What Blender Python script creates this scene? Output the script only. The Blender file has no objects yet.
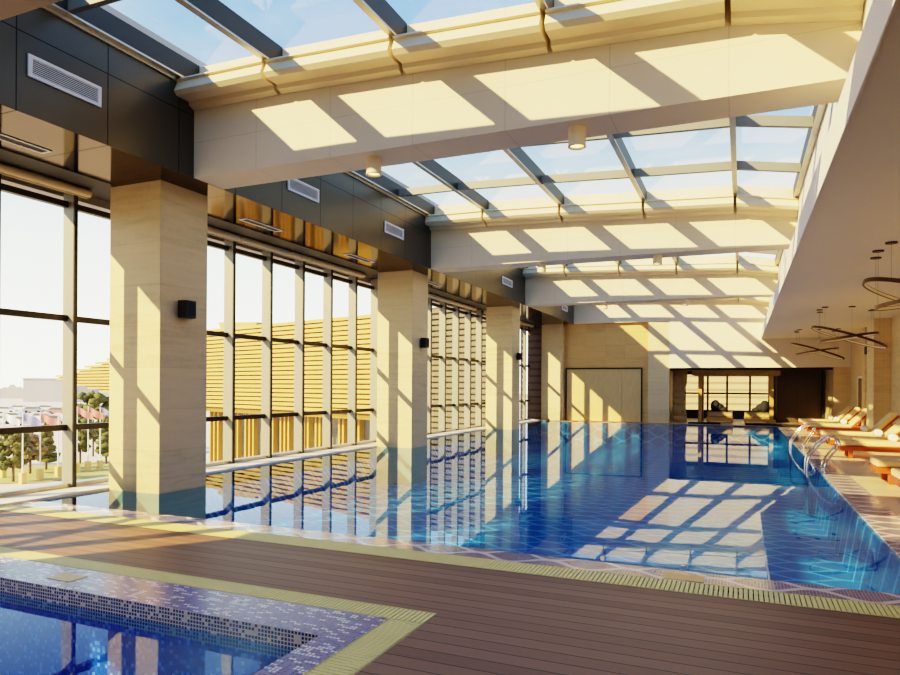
import bpy, bmesh, math, random
from mathutils import Vector, Matrix, Quaternion
random.seed(7)
scn = bpy.context.scene
COL = scn.collection
PI = math.pi
H, FPX, YAW, V0, ROLL = 1.6, 672.8, 0.409, 386.55, 0.006

# ------------------------------------------------------------------ mesh helpers
class MB:
    def __init__(s): s.v = []; s.f = []; s.sm = set()
    def add(s, vs, fs, smooth=False):
        b = len(s.v); s.v += [tuple(p) for p in vs]
        for f in fs:
            if smooth: s.sm.add(len(s.f))
            s.f.append([b + i for i in f])
    def box(s, x0, x1, y0, y1, z0, z1):
        s.add([(x0,y0,z0),(x1,y0,z0),(x1,y1,z0),(x0,y1,z0),(x0,y0,z1),(x1,y0,z1),(x1,y1,z1),(x0,y1,z1)],
              [(0,3,2,1),(4,5,6,7),(0,1,5,4),(1,2,6,5),(2,3,7,6),(3,0,4,7)])
        return s
    def quad(s, a, b, c, d): s.add([a,b,c,d], [(0,1,2,3)]); return s
    def extrude(s, prof, axis, a, b, smooth=False):
        """prof: closed list of 2-D points; axis 'x': (y,z), 'y': (x,z), 'z': (x,y)"""
        def P(p, t): return {'x': (t,p[0],p[1]), 'y': (p[0],t,p[1]), 'z': (p[0],p[1],t)}[axis]
        n = len(prof)
        s.add([P(p,a) for p in prof] + [P(p,b) for p in prof],
              [(i,(i+1)%n,n+(i+1)%n,n+i) for i in range(n)], smooth)
        s.add([P(p,a) for p in prof], [tuple(range(n))[::-1]]); s.add([P(p,b) for p in prof], [tuple(range(n))])
        return s
    def tube(s, pts, r, n=8, closed=False, cap=True):
        pts = [Vector(p) for p in pts]; m = len(pts); R = r if isinstance(r,(list,tuple)) else [r]*m
        prev = None; rings = []
        for i,p in enumerate(pts):
            if closed: t = pts[(i+1)%m]-pts[i-1]
            else: t = pts[min(i+1,m-1)]-pts[max(i-1,0)]
            t.normalize()
            if prev is None:
                up = Vector((0,0,1)) if abs(t.z) < .9 else Vector((1,0,0))
                nrm = t.cross(up).normalized()
            else:
                nrm = (prev - t*prev.dot(t)).normalized()
            prev = nrm; bn = t.cross(nrm)
            rings.append([p + (nrm*math.cos(2*PI*k/n) + bn*math.sin(2*PI*k/n))*R[i] for k in range(n)])
        vs = [q for g in rings for q in g]; fs = []
        for i in range(m if closed else m-1):
            j = (i+1)%m
            for k in range(n): fs.append((i*n+k, i*n+(k+1)%n, j*n+(k+1)%n, j*n+k))
        s.add(vs, fs, True)
        if cap and not closed:
            s.add(rings[0], [tuple(range(n))[::-1]]); s.add(rings[-1], [tuple(range(n))])
        return s
    def lathe(s, prof, n=24, c=(0,0,0), smooth=True):
        vs = []; fs = []; m = len(prof)
        for r,z in prof:
            for k in range(n): vs.append((c[0]+r*math.cos(2*PI*k/n), c[1]+r*math.sin(2*PI*k/n), c[2]+z))
        for i in range(m-1):
            for k in range(n): fs.append((i*n+k, i*n+(k+1)%n, (i+1)*n+(k+1)%n, (i+1)*n+k))
        s.add(vs, fs, smooth)
        s.add(vs[:n], [tuple(range(n))[::-1]]); s.add(vs[-n:], [tuple(range(n))])
        return s
    def blob(s, c, r, sub=2, amp=.15, rnd=random):
        bm = bmesh.new(); bmesh.ops.create_icosphere(bm, subdivisions=sub, radius=1)
        vs = []
        for v in bm.verts:
            k = 1 + rnd.uniform(-amp, amp)
            vs.append((c[0]+v.co.x*r[0]*k, c[1]+v.co.y*r[1]*k, c[2]+v.co.z*r[2]*k))
        fs = [tuple(v.index for v in f.verts) for f in bm.faces]; bm.free()
        s.add(vs, fs, True); return s
    def xf(s, M):
        s.v = [tuple(M @ Vector(p)) for p in s.v]; return s

def build(name, mb, mat, parent=None, bevel=0, loc=None, fix=True):
    me = bpy.data.meshes.new(name); me.from_pydata(mb.v, [], mb.f); me.update()
    for i,p in enumerate(me.polygons): p.use_smooth = i in mb.sm
    if fix:
        bm = bmesh.new(); bm.from_mesh(me); bmesh.ops.recalc_face_normals(bm, faces=bm.faces); bm.to_mesh(me); bm.free()
    me.materials.append(mat)
    o = bpy.data.objects.new(name, me); COL.objects.link(o)
    if parent: o.parent = parent
    if loc: o.location = loc
    if bevel:
        b = o.modifiers.new('bevel','BEVEL'); b.width = bevel; b.segments = 2; b.limit_method = 'ANGLE'
    return o
def tag(o, label=None, cat=None, group=None, kind=None):
    if label: o['label'] = label
    if cat: o['category'] = cat
    if group: o['group'] = group
    if kind: o['kind'] = kind
    return o
def empty(name, loc=(0,0,0), rz=0):
    o = bpy.data.objects.new(name, None); COL.objects.link(o); o.location = loc; o.rotation_euler = (0,0,rz); o.empty_display_size = .1
    return o
def struct(name, mb, mat, label, bevel=0, cat=None):
    return tag(build(name, mb, mat, bevel=bevel), label, cat, None, 'structure')
def dup(root, loc=None, label=None):
    r = root.copy(); COL.objects.link(r)
    if loc is not None: r.location = loc
    if label: r['label'] = label
    for ch in list(root.children):
        c = ch.copy(); COL.objects.link(c); c.parent = r
        for g in list(ch.children):
            d = g.copy(); COL.objects.link(d); d.parent = c
    return r
def bx(*a): return MB().box(*a)
def lerp(xs, ys, x):
    if x <= xs[0]: return ys[0]
    for i in range(len(xs)-1):
        if x <= xs[i+1]: return ys[i] + (ys[i+1]-ys[i])*(x-xs[i])/(xs[i+1]-xs[i])
    return ys[-1]

# ------------------------------------------------------------------ node helpers
class NT:
    def __init__(s, name):
        s.m = bpy.data.materials.new(name); s.m.use_nodes = True
        s.t = s.m.node_tree; s.t.nodes.clear()
        s.out = s.t.nodes.new('ShaderNodeOutputMaterial')
    def n(s, typ, **kw):
        nd = s.t.nodes.new(typ)
        for k,v in kw.items(): setattr(nd, k, v)
        return nd
    def l(s, a, b): s.t.links.new(a, b)
    def put(s, sock, v):
        if hasattr(v, 'is_linked') or hasattr(v, 'links'): s.l(v, sock)
        else: sock.default_value = v
    def ma(s, op, a, b=0.0, c=0.0):
        nd = s.n('ShaderNodeMath', operation=op)
        s.put(nd.inputs[0], a); s.put(nd.inputs[1], b); s.put(nd.inputs[2], c)
        return nd.outputs[0]
    def pos(s):
        g = s.n('ShaderNodeNewGeometry'); x = s.n('ShaderNodeSeparateXYZ'); s.l(g.outputs['Position'], x.inputs[0])
        return g.outputs['Position'], x.outputs[0], x.outputs[1], x.outputs[2]
    def comb(s, a, b, c):
        nd = s.n('ShaderNodeCombineXYZ'); s.put(nd.inputs[0],a); s.put(nd.inputs[1],b); s.put(nd.inputs[2],c); return nd.outputs[0]
    def noise(s, vec, scale, detail=3, rough=.5):
        nd = s.n('ShaderNodeTexNoise'); s.l(vec, nd.inputs['Vector']); nd.inputs['Scale'].default_value = scale
        nd.inputs['Detail'].default_value = detail; nd.inputs['Roughness'].default_value = rough; return nd.outputs['Fac']
    def white(s, vec):
        nd = s.n('ShaderNodeTexWhiteNoise', noise_dimensions='3D'); s.l(vec, nd.inputs['Vector']); return nd.outputs['Value']
    def vscale(s, vec, sc):
        nd = s.n('ShaderNodeMapping'); s.l(vec, nd.inputs['Vector']); nd.inputs['Scale'].default_value = sc; return nd.outputs[0]
    def mix(s, f, a, b, mode='MIX'):
        nd = s.n('ShaderNodeMix', data_type='RGBA', blend_type=mode)
        s.put(nd.inputs[0], f)
        for k,v in ((6,a),(7,b)):
            if isinstance(v, tuple): nd.inputs[k].default_value = (*v,1) if len(v)==3 else v
            else: s.l(v, nd.inputs[k])
        return nd.outputs[2]
    def ramp(s, f, stops, interp='LINEAR'):
        nd = s.n('ShaderNodeValToRGB'); s.l(f, nd.inputs[0]); cr = nd.color_ramp; cr.interpolation = interp
        while len(cr.elements) > 1: cr.elements.remove(cr.elements[-1])
        cr.elements[0].position = stops[0][0]; cr.elements[0].color = (*stops[0][1],1)
        for p,c in stops[1:]:
            e = cr.elements.new(p); e.color = (*c,1)
        return nd.outputs[0]
    def bump(s, h, strength=.2, dist=.02):
        nd = s.n('ShaderNodeBump'); s.l(h, nd.inputs['Height']); nd.inputs['Strength'].default_value = strength; nd.inputs['Distance'].default_value = dist
        return nd.outputs[0]
    def pbr(s, col, rough=.5, metal=0, spec=.5, nrm=None, emit=None, es=0, coat=0):
        b = s.n('ShaderNodeBsdfPrincipled')
        if isinstance(col, tuple): b.inputs['Base Color'].default_value = (*col,1)
        else: s.l(col, b.inputs['Base Color'])
        s.put(b.inputs['Roughness'], rough); b.inputs['Metallic'].default_value = metal; b.inputs['Specular IOR Level'].default_value = spec
        if coat: b.inputs['Coat Weight'].default_value = coat; b.inputs['Coat Roughness'].default_value = .05
        if nrm: s.l(nrm, b.inputs['Normal'])
        if emit: b.inputs['Emission Color'].default_value = (*emit,1); b.inputs['Emission Strength'].default_value = es
        s.l(b.outputs[0], s.out.inputs[0]); return s.m
    # lines: 1 on joint lines of pitch p (offset o, width w) along coordinate c
    def lines(s, c, p, w, o=0.0):
        f = s.ma('FRACT', s.ma('DIVIDE', s.ma('SUBTRACT', c, o), p))
        d = s.ma('MINIMUM', f, s.ma('SUBTRACT', 1.0, f))
        return s.ma('LESS_THAN', d, w/p/2)

def simple(name, col, rough=.5, metal=0, spec=.5, var=.06, scale=6, coat=0):
    t = NT(name); P,x,y,z = t.pos(); f = t.noise(P, scale, 3)
    a = tuple(c*(1-var) for c in col); b = tuple(min(1,c*(1+var)) for c in col)
    return t.pbr(t.mix(f, a, b), rough, metal, spec, coat=coat)

def m_stone(name, base, pw, ph, ox=0, oz=0, rough=.35, vein=1.0, joint=.45, axis='xz'):
    joint *= .55; t = NT(name); P,x,y,z = t.pos()
    h = t.ma('ADD', x, y) if axis == 'xz' else x
    k = z if axis == 'xz' else y
    lx = t.lines(h, pw, .008, ox); lz = t.lines(k, ph, .008, oz)
    cell = t.comb(t.ma('FLOOR', t.ma('DIVIDE', t.ma('SUBTRACT',h,ox), pw)), t.ma('FLOOR', t.ma('DIVIDE', t.ma('SUBTRACT',k,oz), ph)), 0.0)
    wv = t.white(cell)
    n1 = t.noise(t.vscale(P, (.6,.6,5) if axis=='xz' else (1,4,1)), 2.2, 6, .65)
    n2 = t.noise(P, 11, 4, .6)
    f = t.ma('ADD', t.ma('MULTIPLY', n1, .75*vein), t.ma('ADD', t.ma('MULTIPLY', n2, .2), t.ma('MULTIPLY', wv, .22)))
    d = tuple(c*k2 for c,k2 in zip(base,(.70,.66,.58))); li = tuple(min(1,c*1.12) for c in base)
    c = t.ramp(f, [(.2,d),(.55,base),(.9,li)])
    j = t.ma('MAXIMUM', lx, lz)
    c = t.mix(t.ma('MULTIPLY', j, joint), c, tuple(q*.45 for q in base))
    return t.pbr(c, rough, 0, .4)

M = {}
M['stone_column'] = m_stone('travertine_column', (.74,.56,.31), 9.0, .62, ox=3.1)
M['stone_wall'] = m_stone('travertine_wall', (.74,.45,.17), .9, .6)
M['stone_right'] = m_stone('travertine_right_wall', (.72,.53,.29), 1.2, .75)
M['stone_floor'] = m_stone('cream_floor_tile', (.84,.70,.47), .6, .6, axis='xy', rough=.3, vein=.5, joint=.3)
M['stone_white'] = simple('white_kerb_stone', (.92,.87,.74), .35)
M['beam'] = None
def m_beam():
    t = NT('cream_beam_panel'); P,x,y,z = t.pos()
    lx = t.lines(x, 1.22, .012, -1.36); lz = t.lines(z, 1.0, .010, 5.14)
    n = t.noise(P, 1.5, 4); c = t.mix(n, (.74,.62,.42), (.80,.68,.48))
    return t.pbr(t.mix(t.ma('MULTIPLY', t.ma('MAXIMUM',lx,lz), .28), c, (.30,.24,.16)), .6, 0, .25)
M['beam'] = m_beam()
M['bulkhead'] = simple('cream_plaster', (.80,.67,.47), .7, var=.03)
M['cassette'] = simple('cream_blind_metal', (.80,.67,.43), .45, var=.02)
M['white_wall'] = simple('white_plaster', (.90,.85,.74), .6, var=.02)
M['ceiling'] = simple('matt_ceiling_paint', (.87,.80,.56), .8, var=.02, scale=1)
M['brown_ceiling'] = simple('brown_ceiling_panel', (.24,.165,.10), .6, var=.04)
def m_fascia(name, rough, col, metal):
    t = NT(name); P,x,y,z = t.pos()
    ly = t.lines(y, 1.171, .016, 6.08); lz = t.ma('LESS_THAN', t.ma('ABSOLUTE', t.ma('SUBTRACT', z, 5.53)), .007)
    n = t.noise(P, .7, 2); c = t.mix(n, tuple(q*.9 for q in col), tuple(q*1.1 for q in col))
    c = t.mix(t.ma('MAXIMUM', ly, lz), c, (.004,.004,.004))
    bp = t.bump(t.noise(P, 1.1, 1), .12, .02)
    return t.pbr(c, rough, metal, .5, nrm=bp)
M['fascia'] = m_fascia('dark_satin_panel', .33, (.085,.078,.064), .5)
def dim_edge(m):
    b = [n for n in m.node_tree.nodes if n.type == 'BSDF_PRINCIPLED'][0]; b.inputs['Specular Tint'].default_value = (.62,.58,.53,1); b.inputs['Metallic'].default_value = 1.0; return m
M['soffit'] = dim_edge(m_fascia('dark_mirror_panel', .09, (.19,.165,.14), .9))
M['soffit_matt'] = simple('matt_dark_grey_strip', (.028,.025,.020), .6)
M['dark_metal'] = simple('dark_bronze_frame', (.030,.028,.026), .4, .3)
M['mullion'] = simple('light_grey_mullion', (.27,.25,.22), .45, .1, var=.03)
M['mull_backlit'] = simple('backlit_mullion_edge', (.015,.015,.016), .5)
M['rafter'] = simple('charcoal_rafter', (.028,.029,.027), .5, .1)
M['crossbar'] = simple('grey_crossbar', (.22,.21,.18), .5, .1)
M['flange'] = simple('silver_flange', (.50,.48,.42), .35, .7)
M['vent_white'] = simple('white_grille_metal', (.80,.79,.75), .45)
M['vent_dark'] = simple('dark_grille_void', (.05,.05,.05), .8)
M['black'] = simple('black_plastic', (.008,.008,.009), .45)
M['black_fab'] = simple('charcoal_cushion', (.018,.020,.026), .9)
M['roller'] = simple('cream_roller_fabric', (.66,.55,.36), .8)
M['steel'] = simple('polished_steel', (.82,.80,.76), .10, 1.0, var=.02)
M['wood_red'] = simple('red_cedar', (.44,.085,.022), .4, var=.25, scale=9)
M['wood_gold'] = simple('honey_timber', (.56,.33,.10), .5, var=.15, scale=7)
M['cushion'] = simple('sand_canvas', (.82,.60,.31), .85, var=.05)
M['tan_cushion'] = simple('tan_daybed_canvas', (.52,.36,.17), .85)
M['towel'] = simple('white_terry', (.88,.87,.85), .95)
M['bronze'] = simple('bronze_ring', (.12,.06,.028), .35, .6)
M['bronze_dark'] = simple('dark_bronze_canopy', (.06,.045,.03), .5, .4)
M['brown_panel'] = None
def m_panel(name, col, p, w, axis=0, rough=.45):
    t = NT(name); P,x,y,z = t.pos(); c0 = (x,y,z)[axis]
    l = t.lines(c0, p, w, .1); n = t.noise(t.vscale(P,(6,6,.8)), 3, 5, .6)
    c = t.mix(n, tuple(q*.78 for q in col), tuple(q*1.15 for q in col))
    return t.pbr(t.mix(t.ma('MULTIPLY',l,.6), c, tuple(q*.3 for q in col)), rough)
M['brown_panel'] = m_panel('dark_brown_panelling', (.085,.055,.033), .45, .012)
M['door_panel'] = m_panel('honey_door_panel', (.74,.50,.22), .9, .008)
M['brown_door'] = simple('brown_door', (.17,.10,.055), .45, var=.1)
M['curtain'] = simple('beige_drape', (.82,.58,.28), .9)
def m_deck():
    t = NT('brown_deck_boards'); P,x,y,z = t.pos()
    p = .142
    row = t.ma('FLOOR', t.ma('DIVIDE', y, p)); w = t.white(t.comb(row, 0.0, 3.0))
    n = t.noise(t.vscale(P,(.7,14,1)), 6, 5, .65)
    f = t.ma('ADD', t.ma('MULTIPLY', n, .6), t.ma('MULTIPLY', w, .4))
    c = t.ramp(f, [(.2,(.20,.098,.054)),(.5,(.275,.142,.080)),(.85,(.345,.190,.112))])
    l = t.lines(y, p, .010); g = t.lines(y, p/6, .006)
    c = t.mix(t.ma('MULTIPLY', g, .12), c, (.03,.015,.01)); c = t.mix(t.ma('MULTIPLY', l, .8), c, (.02,.011,.007))
    return t.pbr(c, .5, 0, .35, nrm=t.bump(t.ma('SUBTRACT', 1.0, l), .4, .01))
M['deck'] = m_deck()
M['grate'] = simple('cream_grate_slat', (1.0,.82,.30), .5, var=.05)
M['grate_under'] = simple('grate_channel', (.34,.28,.14), .8)
def m_spa():
    t = NT('spa_mosaic'); P,x,y,z = t.pos(); q = .027
    g = t.n('ShaderNodeNewGeometry'); sx = t.n('ShaderNodeSeparateXYZ'); t.l(g.outputs['Normal'], sx.inputs[0])
    def cell(c, o=.0007): return t.ma('FLOOR', t.ma('DIVIDE', t.ma('ADD', c, o), q))
    def grout(c, nr):
        f = t.ma('FRACT', t.ma('DIVIDE', c, q)); d = t.ma('MINIMUM', f, t.ma('SUBTRACT',1.0,f))
        return t.ma('MULTIPLY', t.ma('LESS_THAN', d, .15), t.ma('LESS_THAN', t.ma('ABSOLUTE', nr), .5))
    w = t.white(t.comb(cell(x), cell(y), cell(z)))
    # runs of pale chips
    w2 = t.white(t.comb(t.ma('FLOOR', t.ma('DIVIDE', x, q*2)), cell(y), cell(z)))
    top = t.ma('GREATER_THAN', sx.outputs[2], .5)
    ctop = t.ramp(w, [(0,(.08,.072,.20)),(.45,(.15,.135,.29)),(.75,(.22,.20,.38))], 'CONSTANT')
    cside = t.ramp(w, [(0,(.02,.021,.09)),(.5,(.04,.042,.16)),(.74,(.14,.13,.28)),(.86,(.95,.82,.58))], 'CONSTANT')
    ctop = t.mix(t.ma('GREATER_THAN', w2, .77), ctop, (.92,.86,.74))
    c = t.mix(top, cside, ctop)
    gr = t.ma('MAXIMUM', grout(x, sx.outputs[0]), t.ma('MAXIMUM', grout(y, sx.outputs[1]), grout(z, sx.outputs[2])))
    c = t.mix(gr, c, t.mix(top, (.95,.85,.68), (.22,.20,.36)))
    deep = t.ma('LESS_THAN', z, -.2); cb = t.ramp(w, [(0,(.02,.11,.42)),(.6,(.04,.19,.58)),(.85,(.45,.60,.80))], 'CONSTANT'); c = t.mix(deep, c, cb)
    return t.pbr(c, .25, 0, .5)
M['spa'] = m_spa()
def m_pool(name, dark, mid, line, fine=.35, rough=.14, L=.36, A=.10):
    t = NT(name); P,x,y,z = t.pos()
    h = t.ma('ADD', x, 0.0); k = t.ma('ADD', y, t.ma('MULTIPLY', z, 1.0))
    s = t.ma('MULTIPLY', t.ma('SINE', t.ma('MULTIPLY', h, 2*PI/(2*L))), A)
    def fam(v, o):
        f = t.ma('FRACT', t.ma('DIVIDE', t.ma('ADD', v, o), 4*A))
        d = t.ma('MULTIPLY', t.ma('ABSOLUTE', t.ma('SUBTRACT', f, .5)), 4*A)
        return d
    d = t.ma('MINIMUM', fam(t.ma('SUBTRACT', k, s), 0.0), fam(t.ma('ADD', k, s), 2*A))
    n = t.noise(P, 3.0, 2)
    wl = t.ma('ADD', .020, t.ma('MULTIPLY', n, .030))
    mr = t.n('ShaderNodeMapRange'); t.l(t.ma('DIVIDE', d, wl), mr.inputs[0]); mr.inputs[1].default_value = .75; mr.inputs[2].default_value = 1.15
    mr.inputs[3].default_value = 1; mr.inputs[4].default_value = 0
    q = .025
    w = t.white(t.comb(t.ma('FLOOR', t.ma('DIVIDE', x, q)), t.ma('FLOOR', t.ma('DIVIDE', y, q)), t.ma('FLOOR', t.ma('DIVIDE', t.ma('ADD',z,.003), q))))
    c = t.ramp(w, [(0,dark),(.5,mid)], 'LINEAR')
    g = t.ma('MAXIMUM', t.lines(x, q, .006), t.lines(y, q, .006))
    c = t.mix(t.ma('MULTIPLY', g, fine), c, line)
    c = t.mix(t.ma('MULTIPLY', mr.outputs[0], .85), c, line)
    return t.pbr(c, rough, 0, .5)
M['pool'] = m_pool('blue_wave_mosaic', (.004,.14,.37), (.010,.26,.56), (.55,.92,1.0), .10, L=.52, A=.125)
M['ledge'] = m_pool('purple_wave_mosaic', (.10,.07,.15), (.20,.145,.25), (.92,.80,.70))
def m_water(name, tint, sc):
    t = NT(name); P,x,y,z = t.pos()
    n = t.ma('ADD', t.noise(t.vscale(P,(1,1.3,1)), 1.6, 2), t.ma('MULTIPLY', t.noise(P, 7, 2), .12))
    nd = t.n('ShaderNodeBump'); t.l(n, nd.inputs['Height']); nd.inputs['Strength'].default_value = sc; nd.inputs['Distance'].default_value = .02
    fr = t.n('ShaderNodeFresnel'); fr.inputs['IOR'].default_value = 1.31
    g = t.n('ShaderNodeNewGeometry'); mr = t.n('ShaderNodeMapRange'); t.l(g.outputs['Backfacing'], mr.inputs[0]); mr.inputs[3].default_value = 1.31; mr.inputs[4].default_value = 1/1.31
    t.l(mr.outputs[0], fr.inputs['IOR']); t.l(nd.outputs[0], fr.inputs['Normal'])
    tr = t.n('ShaderNodeBsdfTransparent'); tr.inputs[0].default_value = (*tint,1)
    gl = t.n('ShaderNodeBsdfGlossy'); gl.inputs['Roughness'].default_value = .006; t.l(nd.outputs[0], gl.inputs['Normal']); gl.inputs[0].default_value = (.64,.75,1,1)
    mx = t.n('ShaderNodeMixShader'); t.l(fr.outputs[0], mx.inputs[0]); t.l(tr.outputs[0], mx.inputs[1]); t.l(gl.outputs[0], mx.inputs[2])
    t.l(mx.outputs[0], t.out.inputs[0]); return t.m
M['water'] = m_water('pool_water', (.40,.70,.90), .022)
M['spa_water'] = m_water('spa_water', (.42,.64,.92), .05)
def m_glass(name, tint, ior=1.5):
    t = NT(name)
    fr = t.n('ShaderNodeFresnel'); g = t.n('ShaderNodeNewGeometry')
    mr = t.n('ShaderNodeMapRange'); t.l(g.outputs['Backfacing'], mr.inputs[0]); mr.inputs[3].default_value = ior; mr.inputs[4].default_value = 1/ior
    t.l(mr.outputs[0], fr.inputs['IOR'])                    # the same thin-pane reflectance from both sides
    tr = t.n('ShaderNodeBsdfTransparent'); tr.inputs[0].default_value = (*tint,1)
    gl = t.n('ShaderNodeBsdfGlossy'); gl.inputs['Roughness'].default_value = 0.0
    mx = t.n('ShaderNodeMixShader'); t.l(fr.outputs[0], mx.inputs[0]); t.l(tr.outputs[0], mx.inputs[1]); t.l(gl.outputs[0], mx.inputs[2])
    t.l(mx.outputs[0], t.out.inputs[0]); return t.m
M['glass'] = m_glass('clear_window_glass', (.97,.98,.97), 1.35)
M['sky_glass'] = m_glass('skylight_glass', (.93,.96,.98), 1.5)
t_ = NT('warm_lamp'); M['lamp'] = t_.pbr((.9,.6,.3), .5, emit=(1,.62,.25), es=2.2)
t_ = NT('ring_glow'); M['ring_glow'] = t_.pbr((.75,.62,.42), .5, emit=(1,.75,.42), es=.04)
t_ = NT('pool_lamp_lens'); M['pool_lamp'] = t_.pbr((.02,.16,.5), .2)
# outdoors
M['gold'] = simple('gold_louvre', (.50,.31,.085), .5, var=.08, scale=1)
M['gold_dark'] = simple('amber_backing', (.25,.145,.035), .7, var=.1, scale=1)
M['shade_louvre'] = simple('shaded_taupe_louvre', (.13,.108,.075), .6, var=.08)  # darker pair carrying the shade on the right stretch of the gold facade
M['shade_back'] = simple('shaded_taupe_backing', (.085,.07,.048), .8)
M['brown_louvre'] = m_panel('brown_brick_louvre', (.20,.12,.085), .34, .10, 2)
M['out_glass'] = simple('grey_blue_shopfront', (.15,.15,.15), .15, .2)
M['plaza'] = simple('pale_plaza', (.70,.60,.50), .9, scale=.05)
M['lawn'] = simple('dry_lawn', (.42,.38,.12), .95, var=.25, scale=.5)
M['leaf'] = simple('olive_leaf', (.11,.115,.04), .9, var=.4, scale=2)
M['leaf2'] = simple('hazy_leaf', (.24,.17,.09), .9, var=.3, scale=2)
M['bark'] = simple('bark', (.16,.11,.07), .9)
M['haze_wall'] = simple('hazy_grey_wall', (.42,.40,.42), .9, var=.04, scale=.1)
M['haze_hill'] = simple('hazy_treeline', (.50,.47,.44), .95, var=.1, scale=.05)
M['pole_white'] = simple('white_pole', (.85,.83,.78), .4)
M['pole_base'] = simple('ochre_plinth', (.70,.50,.18), .6)
M['flag_red'] = simple('red_flag', (.55,.20,.20), .8)
M['flag_white'] = simple('white_flag', (.80,.80,.85), .8)
M['flag_blue'] = simple('blue_flag', (.22,.23,.42), .8)
M['car_a'] = simple('white_car_paint', (.75,.73,.72), .3); M['car_b'] = simple('red_car_paint', (.50,.22,.18), .3); M['car_c'] = simple('slate_car_paint', (.28,.29,.36), .3)
M['stripe'] = m_panel('striped_stone_facade', (.46,.33,.18), .46, .16, 2)

# ------------------------------------------------------------------ key dimensions
XF, XC0, XC1, XW = -7.376, -8.90, -7.861, -9.375      # fascia, column, window plane
ZS, ZR = 4.625, 3.73                                  # left soffit / right ceiling
XS, XWELL, XR = .775, 1.05, 4.1
YB = [7.535, 15.72, 23.96, 31.80]; BT = .6
YC = [-.85, 7.388, 15.648, 23.949, 31.65]
YDK = 5.561                                           # deck edge at the big pool
TX = [-7.376,-5.83,-3.92,-2.03,-.15,1.05]; TZ = [5.95,5.93,5.86,5.77,5.69,5.50]
def T(x): return lerp(TX, TZ, x)

# ------------------------------------------------------------------ floors, pool, spa
d = MB()
d.box(-9.2, 8, 4.317, YDK, -.12, 0); d.box(-1.96, 8, -6, 4.317, -.12, 0); d.box(-9.2,-8.9,-6,4.317,-.12,0); d.box(-8.9,-1.96,-6,.2,-.12,0)
struct('floor', d, M['deck'], 'dark brown timber deck boards between the small spa and the big pool')
struct('floor', bx(1.82, 8, YDK, 38.5, -.12, 0).box(-9.2, 1.82, 31.38, 38.5, -.12, 0), M['stone_floor'], 'cream stone tile floor under the row of sun loungers')
p = MB()
p.box(-8.9, 1.37, 6.28, 31.2, -1.5, -.95)                        # bottom
p.box(-9.2, -8.9, 5.9, 31.4, -1.5, -.03); p.box(1.37, 1.40, 6.28, 31.2, -1.5, -.03); p.box(-8.9, 1.4, 31.2, 31.4, -1.5, -.03)
p.box(-8.9, 1.4, 6.24, 6.28, -1.5, -.07)
struct('pool_basin', p, M['pool'], 'blue swimming pool basin tiled with pale wave lines')
struct('pool_ledge', bx(-8.9, 1.40, 5.88, 6.24, -.30, -.006).box(1.40, 1.82, YDK, 31.38, -.3, .0), M['ledge'], 'purple wave mosaic strip along the near and right pool edges')
w = MB(); w.quad((XC1+.004,6.241,-.012),(1.398,6.241,-.012),(1.398,31.38,-.012),(XC1+.004,31.38,-.012))
ys = [6.241] + [q for y in YC[1:4] for q in (y,y+.95)] + [31.38]
for a,b in zip(ys[::2], ys[1::2]): w.quad((-8.9,a+.004,-.012),(XC1+.004,a+.004,-.012),(XC1+.004,b-.004,-.012),(-8.9,b-.004,-.012))
tag(build('pool_water', w, M['water'], fix=False), 'still blue water filling the big swimming pool', 'water', None, 'stuff')
struct('pool_kerb', bx(-9.75, -8.9, -6, 31.4, -.3, .025).box(-8.9,1.82,31.38,31.66,-.3,.0), M['stone_white'], 'pale stone kerb below the tall windows and at the far end of the pool', .01)
# overflow grates: a channel with cross slats
def grate(label, segs):
    root = None
    ch = MB(); sl = MB()
    for (x0,x1,y0,y1,axis) in segs:
        ch.box(x0,x1,y0,y1,-.10,-.05)
        if axis == 'x':
            n = int((x1-x0)/.036)
            for i in range(n):
                a = x0+(i+.5)*(x1-x0)/n; sl.box(a-.0135,a+.0135,y0+.004,y1-.004,-.03,.001)
            sl.box(x0,x1,y0,y0+.012,-.03,.001); sl.box(x0,x1,y1-.012,y1,-.03,.001)
        else:
            n = int((y1-y0)/.036)
            for i in range(n):
                a = y0+(i+.5)*(y1-y0)/n; sl.box(x0+.004,x1-.004,a-.0135,a+.0135,-.03,.001)
            sl.box(x0,x0+.012,y0,y1,-.03,.001); sl.box(x1-.012,x1,y0,y1,-.03,.001)
    o = tag(build('overflow_grate', sl, M['grate']), label, 'grate', None, 'structure')
    build('channel', ch, M['grate_under'], o)
    return o
grate('cream slatted overflow grate between the brown deck and the big pool', [(-9.2, 6, YDK, 5.88, 'x')])
grate('cream slatted overflow grate framing the mosaic spa at lower left', [(-8.9,-1.96,4.085,4.317,'x'),(-2.223,-1.96,.2,4.085,'y')])
s = MB()
s.box(-8.9,-2.223,3.632,4.085,-.9,0); s.box(-2.475,-2.223,.2,3.632,-.9,0); s.box(-8.9,-8.6,.2,3.632,-.9,0); s.box(-8.6,-2.475,.2,.45,-.9,0)
s.box(-8.9,-2.223,.2,4.085,-1.0,-.9)
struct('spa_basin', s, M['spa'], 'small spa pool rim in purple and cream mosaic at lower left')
w = MB(); w.quad((-8.6,.45,-.125),(-2.475,.45,-.125),(-2.475,3.632,-.125),(-8.6,3.632,-.125))
tag(build('spa_water', w, M['spa_water'], fix=False), 'dark blue still water in the small spa pool', 'water', None, 'stuff')
M['marker'] = simple('beige_marker_tile', (.85,.52,.15), .4)
def marker(x0,x1,y0,y1,z,label):
    o = tag(build('marker_tile', bx(x0,x1,y0,y1,z,z+.003), M['marker']), label, 'tile')
marker(-5.25,-4.98,3.77,3.94,.0005,'ochre marker tile set in the mosaic rim of the spa')
marker(-.60,-.28,5.93,6.12,-.0055,'ochre marker tile in the purple ledge at the near pool edge')

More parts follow.
